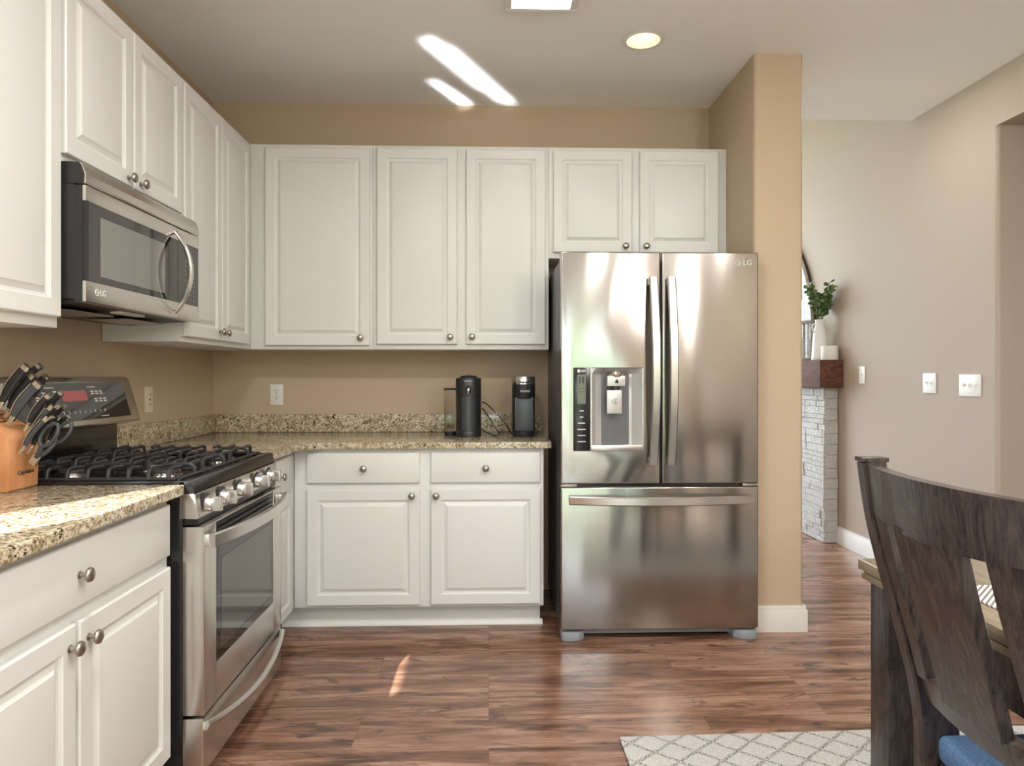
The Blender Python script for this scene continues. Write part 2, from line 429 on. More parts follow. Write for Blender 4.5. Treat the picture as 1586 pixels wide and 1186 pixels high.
# right wall with the hall opening
oy0, oy1, oz = 2.1, 3.44, 2.475
b = MB()
b.box(XR, XR + 0.14, oy1 + 0.02, 7.7, 0, 4.0).box(XR, XR + 0.14, -3.2, oy0, 0, H).box(XR, XR + 0.14, oy0, oy1 + 0.02, oz, H)
struct(b.build('wall_right', 'wall2'))
b = MB().box(XR + 0.02, 4.6, oy1, oy1 + 0.12, 0, H, 0).cyl((XR + 0.02, oy1 + 0.02, 0), 0.02, oz, seg=20)
struct(b.build('wall_hall', 'wall2'))
struct(MB().box(4.6, 4.75, oy0 - .2, oy1 + .2, 0, H).box(XR + .14, 4.6, oy0 - .12, oy0, 0, H).build('wall_hall_end', 'wall2'))
def baseboard(name, x0, x1, y0, y1, prof):
    pass
b = MB().prism([(XR - 0.014, 0), (XR, 0), (XR, 0.125), (XR - 0.007, 0.125), (XR - 0.009, 0.108), (XR - 0.014, 0.1)], oy1 + 0.03, 5.04, 'y')
struct(b.build('baseboard_right', 'trim'))
# wall behind the camera with a wide glazed door
dx0, dx1, dz1 = -0.1, 1.9, 2.25
b = MB().box(XL, dx0, -3.2, -3.05, 0, H).box(dx1, XR, -3.2, -3.05, 0, H).box(dx0, dx1, -3.2, -3.05, dz1, H)
struct(b.build('wall_front', 'wall'))
b = MB()
for x in (dx0, 0.95, dx1 - .07): b.box(x, x + 0.07, -3.16, -3.1, 0, dz1)
b.box(dx0, dx1, -3.16, -3.1, dz1 - .07, dz1).box(dx0, dx1, -3.16, -3.1, 0, 0.09)
struct(b.build('door_1', 'trim'))
# family room beyond the pillar
b = MB().box(-1.7, -1.0, 7.7, 7.85, 0, 4.0).box(2.2, XR + .14, 7.7, 7.85, 0, 4.0).box(-1.0, 2.2, 7.7, 7.85, 0, 0.7).box(-1.0, 2.2, 7.7, 7.85, 3.1, 4.0)
struct(b.build('wall_family_room_far', 'wall2'))
struct(MB().box(-1.85, -1.7, 4.155, 7.85, 0, 4.0).build('wall_family_room_left', 'wall2'))
struct(MB().box(-1.85, XR + .14, 4.155, 7.85, 4.0, 4.15).build('ceiling_family_room', 'ceiling'))
struct(MB().box(-1.7, XR + .14, 4.1551, 4.20, H + .161, 4.0).build('wall_family_room_header', 'wall2'))
# outdoors
struct(MB().box(-3, 5, -7.5, -3.21, -0.119, -0.06).box(-3, 5, 7.9, 12, -0.119, -0.06).build('ground_bounce_slab', 'concrete'))  # pale slabs added outside to bounce daylight up onto the ceilings
struct(MB().box(-30, 30, -30, -3.21, -0.25, -0.12).box(-30, 30, 7.9, 40, -0.25, -0.12).build('ground', 'grass'))
b = MB()
for i in range(40):
    x = 0.2 + i * 0.16; r_ = random.uniform(0.7, 1.15)
    b.lathe([(0, 0), (r_, r_ * .6), (r_ * 1.05, r_ * 1.4), (r_ * .6, r_ * 2.2), (0, r_ * 2.6)], (x, -8.5 + random.uniform(-.3, .3), -0.12), seg=8)
o = b.build('hedge', 'grass', smooth=60); tag(o, 'green hedge beyond the glazed door behind the viewer', 'hedge'); o['kind'] = 'stuff'

# ------------------------------------------------------------------ ceiling lamps
t = thing('recessed_light', 'round white recessed ceiling light glowing warm, near the refrigerator', 'light', (CX, CY, H))
b = MB().lathe([(0.078, 0.0), (0.096, -0.002), (0.098, -0.006), (0.076, -0.008), (0.075, 0.0)], seg=40, cap=False)
b.build('trim_ring', 'plastic_white', t)
b = MB(); 
prof = [(0.0755, -0.004), (0.072, 0.05), (0.066, 0.10)]
rings = [[(r_ * math.cos(2 * PI * i / 32), r_ * math.sin(2 * PI * i / 32), h) for i in range(32)] for r_, h in prof]
for A, B in zip(rings, rings[1:]):
    for i in range(32): b.quad(A[i], B[i], B[(i + 1) % 32], A[(i + 1) % 32])
b.build('baffle', 'baffle', t, 'warm white inner baffle', smooth=60)
MB().lathe([(0.066, 0.10), (0.05, 0.085), (0, 0.078)], seg=32, cap=False).build('bulb', 'bulb', t, 'glowing bulb face')
t = thing('ceiling_light_panel', 'rectangular white framed ceiling light panel at the top edge of the photo', 'light', (0.213, 2.32, H))
b = MB()
b.box(-.15, .15, -.6, -.565, -.03, 0, .004).box(-.15, .15, .565, .6, -.03, 0, .004).box(-.15, -.12, -.565, .565, -.03, 0, .004).box(.12, .15, -.565, .565, -.03, 0, .004)
b.build('frame', 'trim', t)
MB().box(-.12, .12, -.565, .565, -.022, -.004).build('diffuser', 'diffuser', t, 'glowing white diffuser')

# ------------------------------------------------------------------ cabinets
DOOR = [(0, 0), (0, .016), (.0015, .0185), (.004, .020), (.049, .020), (.0500, .0178), (.0535, .0165), (.0545, .0120), (.0620, .0110), (.0640, .0118), (.0780, .0180), (.0795, .0196), (.0815, .0200)]
SLAB = [(0, 0), (0, .015), (.002, .0185), (.006, .020)]
KNOB = [(0.0085, 0), (0.0088, .002), (.0055, .0045), (.0045, .010), (.0065, .0145), (.0125, .017), (.0158, .0205), (.0162, .0235), (.0145, .0275), (.009, .0305), (0, .0315)]
def add_knob(parent, x, y, z):
    MB().lathe([(r * 1.03, h) for r, h in KNOB], (x, y, z), (0, -1, 0), 24).build('knob', 'nickel', parent, 'brushed nickel knob')
def cabinet(name, label, loc, rz, w, h, d, doors, drawers=(), toe=0.0, z0=0.0, group=None, x_in=0.0, shoe=None, extra_body=None):
    """origin at left rear of the cabinet; front faces local -y at -d"""
    t = thing(name, label, 'cabinet', loc, rz, group)
    b = MB()
    if toe: b.box(x_in, w, -d, -0.002, toe, h, .001).box(x_in + .002, w - .012, -d + .075, -0.002, 0.001, toe)
    else: b.box(0, w, -d, -0.002, 0, h, .0015)
    if extra_body: extra_body(b)
    b.build('body', 'cab', t)
    for dr in doors:
        x0, x1, z0_, z1_, kx, kz = dr
        o = MB().panel(x0, x1, z0_, z1_, -d, DOOR).build('door', 'cab', t, smooth=25)
        if kx is not None: add_knob(o, kx, -d - .020, kz)
    for (x0, x1, z0_, z1_, kx, kz) in drawers:
        o = MB().panel(x0, x1, z0_, z1_, -d, SLAB).build('drawer', 'cab', t, smooth=25)
        if kx is not None: add_knob(o, kx, -d - .020, kz)
    if shoe:
        MB().prism([(-d + .075, 0.0), (-d + .060, 0.0), (-d + .062, .014), (-d + .070, .022), (-d + .075, .024)], shoe[0], shoe[1], 'x').build('shoe_moulding', 'trim', t)
    return t
UZ, UH = 1.357, 1.066       # wall cabinets: bottom, height
R90 = PI / 2
# left wall, upper
cabinet('wall_cabinet', 'tall white wall cabinet at the left edge, nearest the viewer', (XL, 1.46, UZ), R90, 0.603, UH, .305,
        [(0.012, 0.592, 0.030, 1.04, 0.045, 0.075)])
cabinet('wall_cabinet', 'short white two-door wall cabinet above the microwave', (XL, 2.066, 1.842), R90, 0.793, 0.581, .305,
        [(0.008, 0.391, 0.022, 0.562, 0.357, 0.048), (0.401, 0.780, 0.022, 0.562, 0.440, 0.048)])
cabinet('wall_cabinet', 'narrow two-door white wall cabinet in the corner right of the microwave', (XL, 2.861, UZ), R90, 1.142, UH, .305,
        [(0.010, 0.400, 0.022, 1.04, 0.372, 0.062), (0.408, 0.782, 0.022, 1.04, 0.434, 0.060)])
# back wall, upper
cabinet('wall_cabinet', 'wide single-door white wall cabinet above the counter corner', (-1.239, YW, UZ), 0, 0.632, UH, .305,
        [(0.081, 0.620, 0.020, 1.045, 0.575, 0.060)])
cabinet('wall_cabinet', 'tall two-door white wall cabinet above the coffee makers', (-0.606, YW, UZ), 0, 0.921, UH, .305,
        [(0.024, 0.441, 0.027, 1.047, 0.405, 0.065), (0.488, 0.903, 0.027, 1.047, 0.518, 0.065)])
cabinet('wall_cabinet', 'short two-door white wall cabinet above the refrigerator', (0.316, YW, 1.838), 0, 0.947, .585, .305,
        [(0.023, 0.438, 0.030, .566, 0.402, .062), (0.480, 0.898, 0.030, .566, 0.512, .062)])
# base cabinets
cabinet('base_cabinet', 'white base cabinet with one wide drawer left of the range', (XL, 1.13, 0), R90, 0.93, 0.872, .617,
        [(0.012, 0.452, .13, .674, 0.425, .628), (0.464, 0.913, .13, .674, 0.497, .628)],
        [(0.012, 0.911, .706, .852, 0.462, .778)], toe=.112)
cabinet('base_cabinet', 'narrow white base cabinet between the range and the corner', (XL, 2.862, 0), R90, .527, 0.872, .617,
        [(0.025, 0.425, .13, .676, .06, .63)], [(0.025, 0.425, .706, .852, 0.225, .778)], toe=.112)
cabinet('base_cabinet', 'white two-drawer two-door base cabinet under the coffee makers', (-0.926, YW, 0), 0, 1.190, 0.872, .617,
        [(0.062, 0.596, .126, .676, 0.560, .648), (0.650, 1.174, .126, .676, 0.675, .648)],
        [(0.062, 0.596, .708, .853, 0.332, .778), (0.650, 1.174, .708, .853, 0.912, .778)], toe=.112, shoe=(-0.078, 1.190), extra_body=lambda b: b.box(-.076, .004, -.542, -.30, .001, .1115))

# ------------------------------------------------------------------ worktop and backsplash
CT0, CT = 0.8725, 0.903
b = MB().box(XL + .001, -0.885, 1.11, 2.078, CT0, CT, .005, 3)
tag(b.build('countertop', 'granite'), 'speckled granite countertop under the knife block', 'countertop')
fy, fx, rr = 3.350, -0.885, 0.13
poly = [(XL + .001, 2.856), (fx, 2.856), (fx, fy - rr)]
poly += [(fx + rr - rr * math.cos(k * PI / 16), fy - rr + rr * math.sin(k * PI / 16)) for k in range(1, 8)]
poly += [(fx + rr, fy), (0.285, fy), (0.296, fy + .004), (0.303, fy + .016), (0.303, YW - .001), (XL + .001, YW - .001)]
tag(MB().prism(poly, CT0, CT, 'z', .004).build('countertop', 'granite'), 'L-shaped speckled granite countertop holding the coffee makers', 'countertop')
tag(MB().box(XL + .021, 0.303, YW - .021, YW - .001, CT + .0005, 1.004, .002).build('backsplash', 'granite'), 'long granite backsplash strip on the back wall', 'backsplash')
tag(MB().box(XL + .001, XL + .020, 3.43, YW - .001, CT + .0005, 1.004, .002).build('backsplash', 'granite'), 'granite backsplash piece on the left wall touching the corner', 'backsplash')
tag(MB().box(XL + .001, XL + .020, 2.862, 3.428, CT + .0005, 1.004, .002).build('backsplash', 'granite'), 'granite backsplash piece on the left wall next to the range', 'backsplash')

# ------------------------------------------------------------------ range
RY = 2.081
t = thing('gas_range', 'stainless gas range with black cooktop and five front knobs', 'stove', (XL, RY, 0), R90)
Ld = lambda wx: -(wx - XL)
RW = 0.768
b = MB().box(0.002, RW - .002, Ld(-0.893), -0.03, 0.05, 0.885, .002)
for x in (.05, RW - .09):
    for y in (-.62, -.1): b.cyl((x, y, 0), .018, .05)
b.build('body', 'black', t)
# cooktop
b = MB().prism([(Ld(-1.50), .885), (Ld(-0.862), .874), (Ld(-0.857), .877), (Ld(-0.868), .908), (Ld(-0.874), .912), (Ld(-0.895), .912), (Ld(-0.903), .903), (Ld(-1.47), .903), (Ld(-1.48), .912), (Ld(-1.50), .912)], 0, RW, 'x')
b.box(0, .014, Ld(-0.885), Ld(-1.48), .9, .912, .003).box(RW - .014, RW, Ld(-0.885), Ld(-1.48), .9, .912, .003)
ck = b.build('cooktop', 'black', t)
# control panel
b = MB().prism([(Ld(-0.90), .803), (Ld(-0.850), .801), (Ld(-0.846), .804), (Ld(-0.855), .872), (Ld(-0.86), .8745), (Ld(-0.90), .8745)], -0.002, RW + .002, 'x', .0015)
cp = b.build('control_panel', 'steel', t)
MB().box(.01, RW - .01, Ld(-0.852), Ld(-0.90), .782, .803).build('gap_strip', 'black', t)
for lx in (.062, .182, .335, .515, .650):
    k = MB().lathe([(.029, 0), (.029, .003), (.0245, .004), (.0235, .022), (.0215, .026), (.020, .028)], (lx, Ld(-0.851), .838), (0, -1, -.13), 28)
    k.box(lx - .009, lx + .009, Ld(-0.851) - .050, Ld(-0.851) - .015, .838 - .024 + .0, .838 + .019, .003, mtx=None)
    kn = k.build('knob', 'satin', t, 'chrome burner knob')
    MB().lathe([(.032, 0), (.032, .002), (.030, .004), (0, .004)], (lx, Ld(-0.850), .838), (0, -1, -.13), 28).build('bezel', 'blackplastic', kn, 'dark ring behind the knob')
# oven door
DF = Ld(-0.831)
b = MB()
dz0, dz1 = .227, .778
gx0, gx1, gz0, gz1 = .095, .668, .345, .700
vz0, vz1 = .703, .772
# door shell as a frame around the window and the vent
b.box(0, gx0, DF, Ld(-.892), dz0, dz1, .002).box(gx1, RW, DF, Ld(-.892), dz0, dz1, .002)
b.box(gx0 - .001, gx1 + .001, DF, Ld(-.892), dz0, gz0, .0015).box(gx0 - .001, gx1 + .001, DF, Ld(-.892), vz1, dz1, .001)
door = b.build('oven_door', 'steel', t)
b = MB().box(gx0, gx1, DF + .002, Ld(-.885), gz0, gz1)
w_ = b.build('window', 'glass', door, 'dark oven window glass')
b = MB()
b.box(gx0 + .028, gx1 - .028, DF + .0008, DF + .003, gz0 + .03, gz0 + .031)
b.box(gx0 + .045, gx1 - .045, DF + .0010, DF + .003, gz0 + .035, gz1 - .045, .0)
b.build('inner_pane', 'ovenglass', w_)
b = MB().box(gx0, gx1, DF + .010, Ld(-.885), gz1, vz1)
for k in range(4): b.box(gx0, gx1, DF + .003, DF + .012, vz0 + .004 + k * .0175, vz0 + .012 + k * .0175, .002)
b.build('vent_grille', 'blackplastic', door)
def bow_handle(parent, x0, x1, z, y_face, bulge, hgt, thick, name='handle', mname='satin', dz=0.0):
    n = 22; pts = []; q0 = .022
    for i in range(n + 1):
        u = i / n; s_ = 1 - (2 * u - 1) ** 2
        pts.append((x0 + (x1 - x0) * u, y_face - q0 - bulge * s_, z + dz * s_))
    b = MB().sweep(pts, hgt, thick, (0, 0, 1), bev=min(hgt, thick) * .3)
    for x, s_ in ((x0 + .004, 1), (x1 - .004, -1)):
        b.box(min(x, x + s_ * .03), max(x, x + s_ * .03), y_face - q0 - .006, y_face + .001, z - hgt * .42, z + hgt * .42, .003)
    return b.build(name, mname, parent, 'long bowed steel handle')
bow_handle(door, .012, RW - .012, .736, DF, .044, .042, .015)
# storage drawer
b = MB().box(0, RW, DF + .002, Ld(-.892), .055, .218, .003)
drw = b.build('storage_drawer', 'steel', t)
n = 22; pts = []
for i in range(n + 1):
    u = i / n; s_ = 1 - (2 * u - 1) ** 2
    pts.append((.006 + (RW - .012) * u, DF - .004 - .038 * s_, .196 - .030 * s_))
MB().sweep(pts, .026, .018, (0, -.35, 1), bev=.006).build('handle', 'satin', drw, 'long bowed steel handle')
# backguard
b = MB().box(.0, RW, Ld(-1.478), -.002, .905, 1.04, .002)
bgd = b.build('backguard', 'black', t)
pf = [(Ld(-1.392), 1.043), (Ld(-1.388), 1.05), (Ld(-1.431), 1.197), (Ld(-1.442), 1.212), (Ld(-1.465), 1.217), (-.004, 1.217), (-.004, 1.03), (Ld(-1.45), 1.03)]
con = MB().prism(pf, 0.004, RW + .004, 'x', .002).build('console', 'steel', bgd, 'slanted stainless control console')
P0 = Vector((0, Ld(-1.388), 1.05)); P1 = Vector((0, Ld(-1.431), 1.197)); up = (P1 - P0).normalized(); SL = (P1 - P0).length
xd = Vector((1, 0, 0)); nrm = xd.cross(up)
def onslope(x, s_, e=0.0): return Vector((x, 0, 0)) + P0 + up * (s_ * SL) + nrm * e
def slab(x0, x1, s0, s1, e0, e1, skew=0.0):
    b = bmesh.new(); vs = []
    for e in (e0, e1):
        vs.append([b.verts.new(onslope(x, s_, e)) for x, s_ in ((x0, s0), (x1, s0), (x1 - skew, s1), (x0 + skew, s1))])
    A, B = vs
    b.faces.new(A[::-1]); b.faces.new(B)
    for i in range(4): b.faces.new((A[i], A[(i + 1) % 4], B[(i + 1) % 4], B[i]))
    bmesh.ops.recalc_face_normals(b, faces=b.faces); m_ = MB(); m_._merge(b); return m_
slab(.040, RW - .062, .11, .985, -.002, .0015).build('glass_panel', 'glass', bgd, 'black glass touch panel')
slab(.300, .445, .56, .80, .0012, .0022).build('display', 'red', bgd, 'reddish clock display')
for k, ch in enumerate('1234567890'):
    text(ch, .016, 'ink', bgd, onslope(.255 + k * .031, .30, .0018), xd, up, name='digit', depth=.0003)
for (x, s_) in ((.475, .70), (.503, .70), (.531, .70), (.487, .52), (.517, .52), (.545, .52), (.26, .72), (.26, .66), (.20, .70), (.225, .52), (.165, .60)):
    for k in range(2): slab(x, x + .018, s_ + k * .055, s_ + k * .055 + .03, .0012, .0020).build('printed_mark', 'ink', bgd)
for (x0, x1, s_) in ((.22, .27, .87), (.46, .51, .87), (.24, .30, .16), (.50, .55, .16)):
    slab(x0, x1, s_, s_ + .02, .0012, .0020).build('printed_mark', 'ink', bgd)
# burners and grates
for (x, wx, r_) in ((.17, -1.02, .045), (.17, -1.31, .036), (.384, -1.17, .05), (.60, -1.02, .052), (.60, -1.31, .036)):
    bb = MB().lathe([(r_ + .012, 0), (r_ + .010, .008), (r_, .010), (r_, .014)], (x, Ld(wx), .903)).build('burner', 'steel', t, 'round metal burner base')
    MB().lathe([(r_, 0), (r_ + .003, .003), (r_ - .002, .009), (0, .010)], (x, Ld(wx), .917)).build('burner_cap', 'iron', bb)
for gi, (gx0_, gx1_) in enumerate(((.022, .262), (.266, .502), (.506, .746))):
    b = MB(); ya, yb = Ld(-1.445), Ld(-0.915); z_, zt = .915, .944
    for x in (gx0_ + .006, gx1_ - .006): b.sweep([(x, ya, z_), (x, yb, z_)], .012, .010, (1, 0, 0), .003)
    for y in (ya, yb): b.sweep([(gx0_, y, z_), (gx1_, y, z_)], .012, .010, (0, 1, 0), .003)
    for y in (ya, yb):
        for x in (gx0_ + .006, gx1_ - .006): b.cyl((x, y, .9035), .008, .012)
    mx = (gx0_ + gx1_) / 2
    def finger(x, y, ux, uy, L):
        rise = [(0, 0), (.001, .012), (.006, .024), (.016, .029), (L * .6, .029), (L, .027)]
        b.sweep([(x + ux * s_, y + uy * s_, z_ + h_) for s_, h_ in rise], .0105, [.013, .013, .014, .012, .011, .010], (uy, ux, 0), .003)
    for k in range(9):
        y = ya + (yb - ya) * (k + .5) / 9
        L = .064 if k in (2, 6) else .084
        finger(gx0_ + .006, y, 1, 0, L); finger(gx1_ - .006, y, -1, 0, L)
    b.sweep([(mx, yb + .002, z_), (mx, yb + .003, z_ + .02), (mx, yb + .015, z_ + .029), (mx, yb + .10, z_ + .029)], .012, .012, (1, 0, 0), .003)
    b.sweep([(mx, ya - .002, z_), (mx, ya - .003, z_ + .02), (mx, ya - .015, z_ + .029), (mx, ya - .10, z_ + .029)], .012, .012, (1, 0, 0), .003)
    b.sweep([(mx, (ya + yb) / 2 - .07, z_ + .029), (mx, (ya + yb) / 2 + .07, z_ + .029)], .012, .012, (1, 0, 0), .003)
    b.build('grate', 'iron', t, 'black cast iron burner grate')

# ------------------------------------------------------------------ microwave
t = thing('microwave', 'stainless over-the-range microwave with a bowed handle', 'microwave', (XL, 2.068, 1.43), R90)
MW, MH, MF = .788, .4095, Ld(-1.160)
b = MB().box(0.001, MW - .001, MF + .035, -.004, 0.012, MH, .003)
b.prism([(MF + .05, .012), (MF + .02, .006), (-.12, -.012), (-.02, -.004), (-.02, .012)], .01, MW - .01, 'x')
b.build('body', 'blackplastic', t)
zt0 = .343
b = MB().prism([(MF + .06, zt0 + .002), (MF + .004, zt0 + .002), (MF, zt0 + .006), (MF + .001, zt0 + .03), (MF + .010, MH - .012), (MF + .018, MH - .002), (MF + .06, MH - .001)], -0.001, MW + .001, 'x', .001)
vp = b.build('vent_panel', 'steel', t)
MB().prism([(MF + .06, zt0 + .002), (MF + .006, zt0 + .002), (MF + .004, zt0 + .03), (MF + .013, MH - .012), (MF + .020, MH - .003), (MF + .06, MH - .002)], -0.0018, -0.001, 'x').build('end_cap', 'blackplastic', vp, 'black end cap')
dxr = .600
b = MB()
b.box(-.001, dxr, MF, MF + .034, .295, zt0 - .003, .0015).box(-.001, dxr, MF, MF + .034, .004, .064, .0015)
md = b.build('door', 'steel', t)
MB().box(-.0018, .0, MF + .010, MF + .034, .004, zt0 - .003).box(0, .012, MF + .002, MF + .033, .0645, .2945).build('door_edge', 'blackplastic', md, 'black door edge')
gl = MB().box(.012, dxr - .001, MF + .001, MF + .033, .0645, .2945).build('glass', 'glass', md, 'dark glossy door glass')
MB().box(.075, .495, MF + .0002, MF + .002, .085, .262).build('viewing_window', 'glassgrey', gl)
b = MB().box(dxr + .002, MW, MF, MF + .034, .295, zt0 - .003, .0015)
b.build('panel_trim', 'steel', t)
MB().box(dxr + .002, MW, MF, MF + .034, .004, .064, .0015).build('panel_trim', 'steel', t)
cpn = MB().box(dxr + .002, MW - .004, MF + .001, MF + .034, .0645, .2945).build('keypad_panel', 'glass', t)
for k in range(9):
    for x in (.66, .70, .738): MB().box(x, x + .012, MF + .0003, MF + .0012, .082 + k * .018, .0845 + k * .018).build('key_mark', 'greyink', cpn)
n = 20; pts = []
for i in range(n + 1):
    u = i / n; s_ = 1 - (2 * u - 1) ** 2
    pts.append((.572, MF - .001 - .058 * s_ ** .9, .022 + .30 * u))
MB().sweep(pts, [.008 + .016 * (1 - (2 * i / n - 1) ** 2) ** .5 for i in range(n + 1)], .013, (1, 0, 0), .004).build('handle', 'satin', md, 'bowed vertical steel handle')
b = MB().box(.07, .34, MF + .10, -.13, -.0135, -.010, .001).box(.43, .70, MF + .10, -.13, -.0135, -.010, .001)
b.build('grease_filter', 'nickel', t)
MB().box(.30, .46, MF + .055, MF + .09, -.004, .004).build('cooktop_lamp', 'plastic_white', t)
def logo(parent, x, y, z, s_):
    b = MB().torus((x, y, z), s_ * .42, s_ * .05, (0, 1, 0), 24)
    b.box(x - s_ * .05, x + s_ * .05, y - .0008, y + .0004, z - s_ * .2, z + s_ * .25).box(x - s_ * .05, x + s_ * .22, y - .0008, y + .0004, z - s_ * .22, z - s_ * .14).box(x + .1 * s_, x + .4 * s_, y - .0008, y + .0004, z - .04 * s_, z + .04 * s_)
    b.build('emblem', 'ink', parent)
    text('LG', s_ * 1.15, 'ink', parent, (x + s_ * 1.45, y, z), name='lettering', depth=.0006)
logo(md, .055, MF - .001, .036, .022)

# ------------------------------------------------------------------ refrigerator
FX0, FX1, FF = .331, 1.249, 3.221
t = thing('refrigerator', 'stainless french-door refrigerator with a water dispenser', 'refrigerator', (FX0, FF, 0))
FW = FX1 - FX0; DT = .072
b = MB().box(.004, FW - .004, DT + .006, .745, .045, 1.765, .004).box(.02, FW - .02, DT - .02, DT + .01, .71, 1.75)
b.build('body', 'greybody', t)
# feet and kick plate
b = MB().box(.09, FW - .09, .045, .09, .018, .052, .006)
b.build('kick_plate', 'greyplastic', t)
for s_, xb in ((1, .0), (-1, FW)):
    pl = [(xb + s_ * x, y) for x, y in ((.004, .10), (.004, .004), (.018, -.006), (.05, -.010), (.085, .000), (.11, .025), (.12, .10))]
    MB().prism(pl, .001, .040, 'z', .003).build('foot', 'greyplastic', t, 'rounded blue grey foot cover')
def fdoor(x0, x1, z0, z1, hole=None):
    b = MB(); bv = .006
    if hole is None: return b.box(x0, x1, 0, DT, z0, z1, bv, 3)
    hx0, hx1, hz0, hz1 = hole
    m_ = bmesh.new(); bmesh.ops.create_cube(m_, size=1)
    for v in m_.verts: v.co = Vector((x0 + (v.co.x + .5) * (x1 - x0), (v.co.y + .5) * DT, z0 + (v.co.z + .5) * (z1 - z0)))
    bmesh.ops.bevel(m_, geom=m_.edges[:], offset=bv, segments=3, affect='EDGES', profile=.6)
    m_.faces.ensure_lookup_table()
    f = min(m_.faces, key=lambda f: (round(f.calc_center_median().y, 4), -f.calc_area()))
    vs = list(f.verts); cx = sum(v.co.x for v in vs) / 4; cz = sum(v.co.z for v in vs) / 4
    inner = []
    for v in vs: inner.append(m_.verts.new((hx0 if v.co.x < cx else hx1, 0, hz0 if v.co.z < cz else hz1)))
    deep = [m_.verts.new((v.co.x, DT - .004, v.co.z)) for v in inner]
    m_.faces.remove(f)
    for i in range(4):
        j = (i + 1) % 4
        m_.faces.new((vs[i], vs[j], inner[j], inner[i])); m_.faces.new((inner[i], inner[j], deep[j], deep[i]))
    m_.faces.new(deep)
    bmesh.ops.recalc_face_normals(m_, faces=m_.faces)
    b._merge(m_); return b
XM = .462
H_ = (.057, .383, .873, 1.257)
dl = fdoor(0, XM - .003, .722, 1.790, H_).build('left_door', 'fridge', t)
dr = fdoor(XM + .006, FW, .722, 1.790).build('right_door', 'fridge', t)
fz = fdoor(0, FW, .050, .706).build('freezer_drawer', 'fridge', t)
MB().box(.01, FW - .01, .02, DT + .01, .704, .724).build('gap_strip', 'black', t)
for x in (.0, FW - .075): MB().box(x, x + .075, -.002, .03, .707, .7205, .002).build('hinge', 'nickel', t)
def vhandle(parent, x, lean):
    n = 26; pts = []
    for i in range(n + 1):
        u = i / n; s_ = 1 - (2 * u - 1) ** 2
        pts.append((x + lean * s_, -.022 - .048 * s_, .812 + (1.672 - .812) * u))
    b = MB().sweep(pts, .040, .015, (1, 0, 0), .005)
    for z in (.815, 1.640): b.box(x - .016, x + .016, -.028, .001, z, z + .028, .003)
    return b.build('handle', 'satin', parent, 'long bowed vertical handle')
vhandle(dl, .422, .004); vhandle(dr, .505, .002)
n = 26; pts = []
for i in range(n + 1):
    u = i / n; s_ = 1 - (2 * u - 1) ** 2
    pts.append((.037 + .852 * u, -.022 - .048 * s_, .650 - .0 * s_))
b = MB().sweep(pts, .040, .015, (0, 0, 1), .005)
for x in (.040, .857): b.box(x, x + .028, -.028, .001, .634, .666, .003)
b.build('handle', 'satin', fz, 'long bowed horizontal handle')
logo(dr, FW - .095, -.0008, 1.742, .030)
# dispenser: display strip and recess
hx0, hx1, hz0, hz1 = H_
ds = MB().box(hx0 + .001, hx0 + .077, -.002, DT - .01, hz0 + .001, hz1 - .001, .001).build('dispenser_display', 'black', dl, 'tall dark control strip with display')
MB().box(hx0 + .019, hx0 + .057, -.0028, -.001, 1.090, 1.225, .0).build('screen', 'lcd', ds)
b = MB()
b.box(hx0 + .027, hx0 + .034, -.0034, -.002, 1.185, 1.215).box(hx0 + .041, hx0 + .049, -.0034, -.002, 1.185, 1.215)
b.box(hx0 + .024, hx0 + .052, -.0034, -.002, 1.160, 1.162).box(hx0 + .024, hx0 + .052, -.0034, -.002, 1.145, 1.147)
b.build('display_marks', 'blackplastic', ds)
for z, w2 in ((1.058, .010), (1.030, .009), (1.002, .016), (.973, .019), (.945, .018), (.917, .018)):
    MB().box(hx0 + .038 - w2, hx0 + .038 + w2, -.0028, -.001, z - .002, z + .002).build('button_mark', 'ink', ds)
b = MB().box(hx0 + .019, hx0 + .032, -.0028, -.001, 1.235, 1.249).box(hx0 + .036, hx0 + .056, -.0028, -.001, 1.237, 1.240).box(hx0 + .036, hx0 + .058, -.0028, -.001, 1.243, 1.246)
b.build('display_symbol', 'ink', ds)
rx0, rx1 = hx0 + .079, hx1 - .001
# curved recess liner
b = MB(); n = 12; rp = []
for i in range(n + 1):
    u = -1 + 2 * i / n
    rp.append(((rx0 + rx1) / 2 + u * (rx1 - rx0) / 2 * .94, .004 + .058 * (1 - abs(u) ** 3.2)))
for i in range(n):
    (x0, y0), (x1, y1) = rp[i], rp[i + 1]
    b.quad((x0, y0, hz0 + .012), (x1, y1, hz0 + .012), (x1, y1, hz1 - .03), (x0, y0, hz1 - .03))
    b.quad((x0, y0, hz1 - .03), (x1, y1, hz1 - .03), (x1, .002, hz1 - .003), (x0, .002, hz1 - .003))
b.box(rx0, rp[0][0], -.001, .008, hz0 + .001, hz1 - .001).box(rp[-1][0], rx1, -.001, .008, hz0 + .001, hz1 - .001)
rc = b.build('dispenser_recess', 'silver', dl, 'curved steel dispenser niche', smooth=60)
MB().box(rx0, rx1, -.004, .05, hz0 + .001, hz0 + .028, .004).build('drip_tray', 'satin', rc)
mx = (rx0 + rx1) / 2 + .0
MB().lathe([(.030, 0), (.037, .012), (.030, .026), (.018, .030)], (mx, .022, hz1 - .044)).build('spout_housing', 'chrome', rc)
pd = MB().box(mx - .045, mx + .037, -.006, .034, 1.172, 1.218, .002).build('water_paddle', 'silver', rc)
b = MB().lathe([(.006, 0), (.009, .006), (0, .02)], (mx - .002, -.0072, 1.186), (0, 0, 1), 8)
b.build('water_symbol', 'darkink', pd)
MB().cyl((mx - .004, .012, 1.155), .018, .018).build('nozzle', 'blackplastic', rc)
pd = MB().box(mx - .046, mx + .023, .003, .012, 1.045, 1.153, .0015).build('ice_paddle', 'silver', rc)
